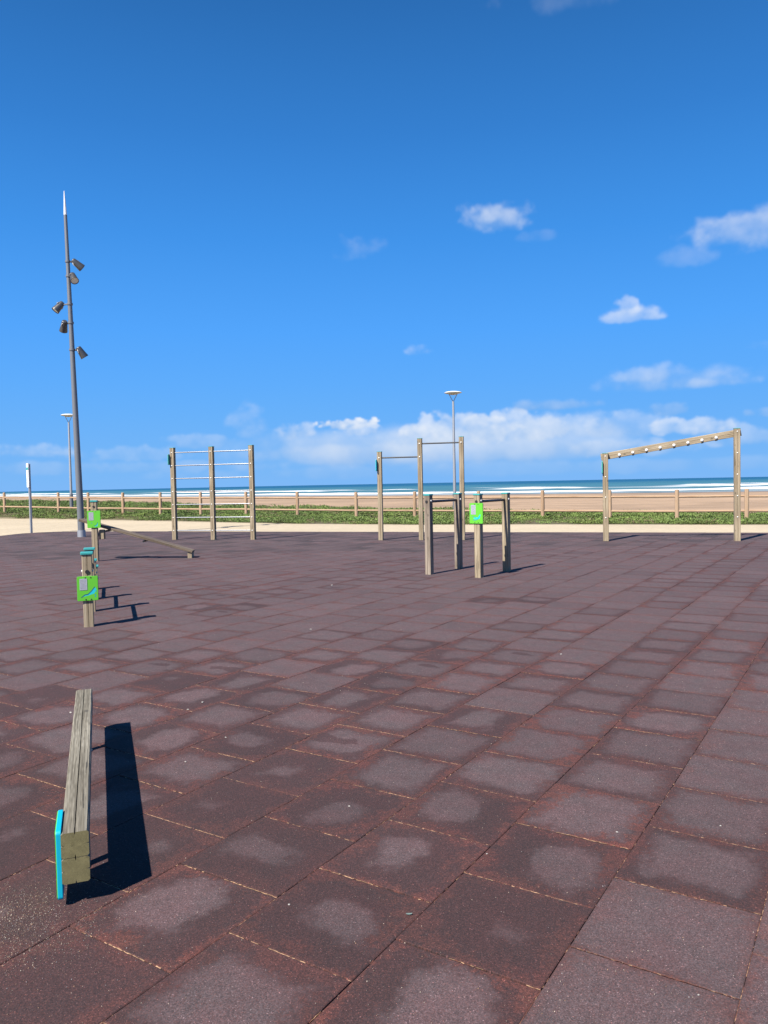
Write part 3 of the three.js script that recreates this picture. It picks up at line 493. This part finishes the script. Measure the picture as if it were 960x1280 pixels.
// ------------------------------------------------------------------ push-up bars: four posts stepping down, three bars
{
  seed(2);
  const o = thing('push_up_bars', 'row of stepped wooden posts joined by black push up bars, green sign on the first', 'exercise bars', -3.28, 8.476, -19.5);
  const tops = [0.8, 0.765, 0.53, 0.34], bars = [0.61, 0.36, 0.16], S = 1.12, w = 0.104;
  tops.forEach((h, k) => { part('post', postGeo(w, h), WOOD, o, [0, 0, -k * S]); const c = capOn(o, 0, h, -k * S, 0.13, 0.028); });
  bars.forEach((y, k) => {
    rod('bar', o, [0, y, -k * S - 0.04], [0, y, -(k + 1) * S + 0.04], 0.021, BLACKBAR);
    for (const [sx, ry] of [[-w / 2, -Math.PI / 2], [w / 2, Math.PI / 2]]) { bolt(o, sx, y + 0.005, -k * S, 0.016, BOLT, ry); bolt(o, sx, y + 0.005, -(k + 1) * S, 0.016, BOLT, ry); }
  });
  const pl = part('plug', new THREE.CylinderGeometry(0.022, 0.022, 0.012, 16), RUBBER_BLACK, o, [0, 0.61, w / 2 + 0.003], [Math.PI / 2, 0, 0]);
  sign(o, 0.213, 0.265, 'pushup', [0.0, 0.428, w / 2], 0, GREEN);
}

// ------------------------------------------------------------------ sit-up bench: sloping plank on a post
{
  seed(3);
  const o = thing('sit_up_bench', 'sloping wooden sit up plank bolted to a post with green sign', 'exercise bench', -6.08, 16.2, -10);
  const w = 0.118; part('post', postGeo(w, 1.25), WOOD, o); capOn(o, 0, 1.25, 0, 0.14, 0.034);
  sign(o, 0.262, 0.355, 'situp', [0.0, 0.885, w / 2], 0, GREEN);
  part('plug', new THREE.CylinderGeometry(0.022, 0.022, 0.012, 14), RUBBER_BLACK, o, [0, 1.15, w / 2 + 0.003], [Math.PI / 2, 0, 0]);
  o.updateMatrixWorld(true); const toLocal = (x, f, y) => o.worldToLocal(new THREE.Vector3(x, y, -f));
  // the plank slopes down past the far side of the post
  const hi = toLocal(-6.46, 16.44, 0.87), lo = toLocal(-4.13, 16.62, 0.135), dir = lo.clone().sub(hi), L = dir.length(); dir.normalize();
  const X = new THREE.Vector3(0, 1, 0).cross(dir).normalize(), Y = dir.clone().cross(X);
  const q = part('plank', timber(0.32, 0.05, L, 0.003, 0.01), WOOD_DARK, o); q.position.copy(hi); q.quaternion.setFromRotationMatrix(new THREE.Matrix4().makeBasis(X, Y, dir));
  const along = (t, side = 0, down = 0) => hi.clone().addScaledVector(dir, t).addScaledVector(X, side).addScaledVector(Y, -down);
  const foot = part('foot', new RoundedBoxGeometry(0.09, 0.18, 0.26, 2, 0.006), WOOD, o); foot.position.copy(along(L - 0.06)); foot.position.y = 0.03; foot.rotation.y = Math.atan2(X.x, X.z);
  const hb = part('hanger_block', new RoundedBoxGeometry(0.1, 0.2, 0.12, 2, 0.006), WOOD, o); hb.position.copy(along(0.56, -0.2, 0.15)); hb.rotation.y = Math.atan2(X.x, X.z); bolt(hb, 0.05, 0, 0, 0.016, RUBBER_BLACK, Math.PI / 2);
  rod('bracket', o, [0, hb.position.y, -w / 2 + 0.01], hb.position.toArray(), 0.025, GALV);
  for (const t of [0.62, 1.42]) { const p = along(t, 0, 0.058); rod('crossbar', o, p.clone().addScaledVector(X, -0.2).toArray(), p.clone().addScaledVector(X, 0.2).toArray(), 0.022, BLACKBAR); }
}

// ------------------------------------------------------------------ wall bars
{
  seed(4);
  const o = thing('wall_bars', 'tall wooden frame of three posts joined by seven steel rungs', 'climbing frame', -6.111, 22.499, 15.4);
  const S = 1.243, w = 0.124, H = 2.665;
  for (let k = 0; k < 3; k++) {
    part('post', postGeo(w, H), WOOD, o, [k * S, 0, 0]); capOn(o, k * S, H, 0, w + 0.012, 0.014);
    for (let r = 0; r < 7; r++) bolt(o, k * S, 0.265 + r * 0.3775, w / 2, 0.02);
  }
  for (let k = 0; k < 2; k++) for (let r = 0; r < 7; r++) rod('rung', o, [k * S, 0.265 + r * 0.3775, 0], [(k + 1) * S, 0.265 + r * 0.3775, 0], 0.016, STEEL);
  sign(o, 0.24, 0.3, 'situp', [-w / 2, 2.33, 0.03], -Math.PI / 2, TEAL);
}
// ------------------------------------------------------------------ pull-up bars
{
  seed(5);
  const o = thing('pull_up_bars', 'three tall wooden posts carrying black pull up bars at two heights', 'pull up bars', -0.092, 20.68, 13);
  const S = 1.1, w = 0.118; [2.36, 2.68, 2.69].forEach((h, k) => { part('post', postGeo(w, h), WOOD, o, [k * S, 0, 0]); capOn(o, k * S, h, 0, w + 0.01, 0.012); });
  rod('bar', o, [0, 2.2, 0], [S, 2.2, 0], 0.019, BLACKBAR); rod('bar', o, [S, 2.545, 0], [2 * S, 2.545, 0], 0.019, BLACKBAR);
  for (const [k, y] of [[0, 2.2], [1, 2.2], [1, 2.545], [2, 2.545]]) bolt(o, k * S, y, w / 2, 0.02);
  sign(o, 0.24, 0.3, 'dip', [-w / 2, 2.0, 0.03], -Math.PI / 2);
}
// ------------------------------------------------------------------ parallel dip bars
{
  seed(6);
  const o = thing('dip_bars', 'four grey wooden posts carrying two black parallel dip bars, green sign', 'dip bars', 0.733, 12.709, 36);
  const w = 0.106, gap = 0.93, len = 0.95, H = 1.3, y = 1.2;
  for (const i of [0, 1]) {
    for (const j of [0, 1]) { part('post', postGeo(w, H), i ? WOOD : WOOD_GREY, o, [i * gap, 0, -j * len]); capOn(o, i * gap, H, -j * len, 0.118, 0.024); bolt(o, i * gap + w / 2, y + 0.012, -j * len, 0.02, BOLT, Math.PI / 2); bolt(o, i * gap - w / 2, y + 0.012, -j * len, 0.02, BOLT, -Math.PI / 2); }
    rod('bar', o, [i * gap, y, -0.02], [i * gap, y, -len + 0.02], 0.021, BLACKBAR);
    part('plug', new THREE.CylinderGeometry(0.022, 0.022, 0.012, 16), RUBBER_BLACK, o, [i * gap, y, w / 2 + 0.003], [Math.PI / 2, 0, 0]);
  }
  sign(o, 0.235, 0.32, 'dip', [gap, 1.015, w / 2], 0, GREEN);
}
// ------------------------------------------------------------------ sloping beam with hand pegs
{
  seed(7);
  const S = 2.971, w = 0.132, o = thing('hand_peg_beam', 'sloping wooden beam with white capped hand pegs on two tall posts', 'climbing beam', 5.437, 18.917, 15.06);
  const hs = [2.14, 2.635];
  hs.forEach((h, k) => { part('post', postGeo(w, h), WOOD, o, [k * S, 0, 0]); capOn(o, k * S, h, 0, w + 0.01, 0.014); for (let r = 0; r < 5; r++) { const y = h - 0.07 - r * 0.5; if (y > 0.2) bolt(o, k * S, y, w / 2, 0.017); } });
  const a = new THREE.Vector3(-0.1, 2.055, -0.1), b = new THREE.Vector3(S + 0.1, 2.55, -0.1), d = b.clone().sub(a), L = d.length(), ang = Math.atan2(d.y, d.x);
  const g = timber(0.09, 0.165, L, 0.003, 0.008); g.rotateY(Math.PI / 2); const beam = part('beam', g, WOOD, o, a.toArray(), [0, 0, ang]);
  for (let k = 0; k < 8; k++) {
    const t = 0.1 + 0.335 + k * 0.3175; const p = part('hand_peg', new THREE.CapsuleGeometry(0.024, 0.2, 4, 10).rotateX(Math.PI / 2), RUBBER_BLACK, beam, [t, -0.075, 0.0]);
    const c = part('peg_cap', new THREE.SphereGeometry(0.036, 14, 10, 0, Math.PI * 2, 0, Math.PI / 2).rotateX(Math.PI / 2), WHITE, beam, [t, -0.025, 0.045]); c.scale.z = 0.8;
  }
  sign(o, 0.22, 0.3, 'pushup', [-w / 2, 1.8, 0.02], -Math.PI / 2, TEAL);
}

// ------------------------------------------------------------------ floodlight mast
{
  const o = thing('floodlight_mast', 'tall grey tapered mast with white spike and five spotlights', 'light mast', -9.711, 24.73);
  o.rotation.z = 0.0165;
  const pr = [[0, 10.19], [0.052, 10.19], [0.108, 0.12], [0.112, 0.0], [0.112, -0.1], [0, -0.1]].map(([r, y]) => new THREE.Vector2(r, y));
  part('mast', new THREE.LatheGeometry(pr, 24), MASTGREY, o);
  part('spike', new THREE.LatheGeometry([[0, 10.95], [0.012, 10.94], [0.05, 10.2], [0.05, 10.19], [0, 10.19]].map(([r, y]) => new THREE.Vector2(r, y)), 18), WHITE, o);
  part('base_sleeve', new THREE.CylinderGeometry(0.125, 0.13, 0.22, 24), GALV, o, [0, 0.1, 0]);
  const HOUSING = std({ color: col(0.095, 0.095, 0.098), roughness: 0.38, metalness: 0.5 }), LENS = new THREE.MeshPhysicalMaterial({ color: col(0.7, 0.68, 0.6), roughness: 0.25, clearcoat: 1 });
  const hg = new THREE.LatheGeometry([[0, -0.2], [0.07, -0.2], [0.092, -0.17], [0.105, -0.06], [0.128, 0.13], [0.138, 0.2], [0.126, 0.2], [0.122, 0.17], [0, 0.17]].map(([r, y]) => new THREE.Vector2(r, y)), 20);
  const lights = [[8.74, 0.28, -0.05, [0.75, -0.7, -0.35]], [8.28, 0.2, 0.12, [0.42, -0.75, 0.55]], [7.4, -0.33, 0.05, [-0.55, -0.75, 0.35]], [6.81, -0.24, -0.05, [-0.35, -0.7, -0.5]], [5.96, 0.27, -0.04, [0.42, -0.8, -0.3]]];
  for (const [y, x, z, dv] of lights) {
    const h = part('floodlight', hg, HOUSING, o, [x, y - 0.08, z]); h.scale.setScalar(0.93); h.quaternion.setFromUnitVectors(new THREE.Vector3(0, 1, 0), new THREE.Vector3(...dv).normalize());
    part('lens', new THREE.CylinderGeometry(0.12, 0.12, 0.01, 20), LENS, h, [0, 0.176, 0]);
    const yoke = part('yoke', new THREE.TorusGeometry(0.135, 0.016, 8, 16, Math.PI).rotateZ(Math.PI), GALV, h, [0, -0.02, 0]);
    rod('bracket', o, [0, y, 0], [x * 0.75, y - 0.02, z * 0.7], 0.022, MASTGREY);
    part('clamp', new THREE.CylinderGeometry(0.075 + (10 - y) * 0.005, 0.075 + (10 - y) * 0.005, 0.06, 18), MASTGREY, o, [0, y, 0]);
  }
}
// ------------------------------------------------------------------ street lamps with saucer heads
{
  const mkLamp = (label, x, f) => {
    const o = thing('street_lamp', label, 'street lamp', x, f, 0, 'saucer lamps along the beach fence', landY(x, f)), H = 5.85 - landY(x, f);
    part('pole', new THREE.LatheGeometry([[0, H - 0.42], [0.05, H - 0.42], [0.075, 1], [0.08, -0.2], [0, -0.2]].map(([r, y]) => new THREE.Vector2(r, y)), 16), GALV, o);
    part('base_sleeve', new THREE.CylinderGeometry(0.1, 0.105, 0.95, 16), MASTGREY, o, [0, 0.42, 0]);
    for (const s of [-1, 1]) rod('fork_arm', o, [0, H - 0.45, 0], [s * 0.2, H - 0.06, 0], 0.018, GALV);
    const hd = part('lamp_head', new THREE.LatheGeometry([[0, 0.07], [0.2, 0.062], [0.36, 0.035], [0.425, 0.0], [0.42, -0.015], [0.3, -0.05], [0.12, -0.09], [0, -0.095]].map(([r, y]) => new THREE.Vector2(r, y)), 28), WHITE, o, [0, H, 0]);
    part('diffuser', new THREE.CylinderGeometry(0.2, 0.12, 0.03, 24), std({ color: col(0.6, 0.55, 0.4), roughness: 0.4 }), hd, [0, -0.088, 0]);
  };
  mkLamp('pale saucer headed street lamp on slim pole beyond the floodlight mast', -18.2, 45);
  mkLamp('pale saucer headed street lamp on slim pole behind the pull up bars', 3.46, 37.6);
}
// ------------------------------------------------------------------ slim information post
{
  const o = thing('information_post', 'slim grey post with narrow white and teal board at rubber floor edge', 'sign post', -12.68, 27.7, 47);
  part('post', new RoundedBoxGeometry(0.09, 2.55, 0.07, 2, 0.008), GALV, o, [0, 1.2, 0]);
  const b = part('board', new RoundedBoxGeometry(0.2, 0.86, 0.03, 2, 0.006), WHITE, o, [0, 2.06, 0.051]);
  part('teal_band', new THREE.BoxGeometry(0.2, 0.09, 0.004), TEAL, b, [0, 0.24, 0.0175]);
}

renderer.render(scene, camera);
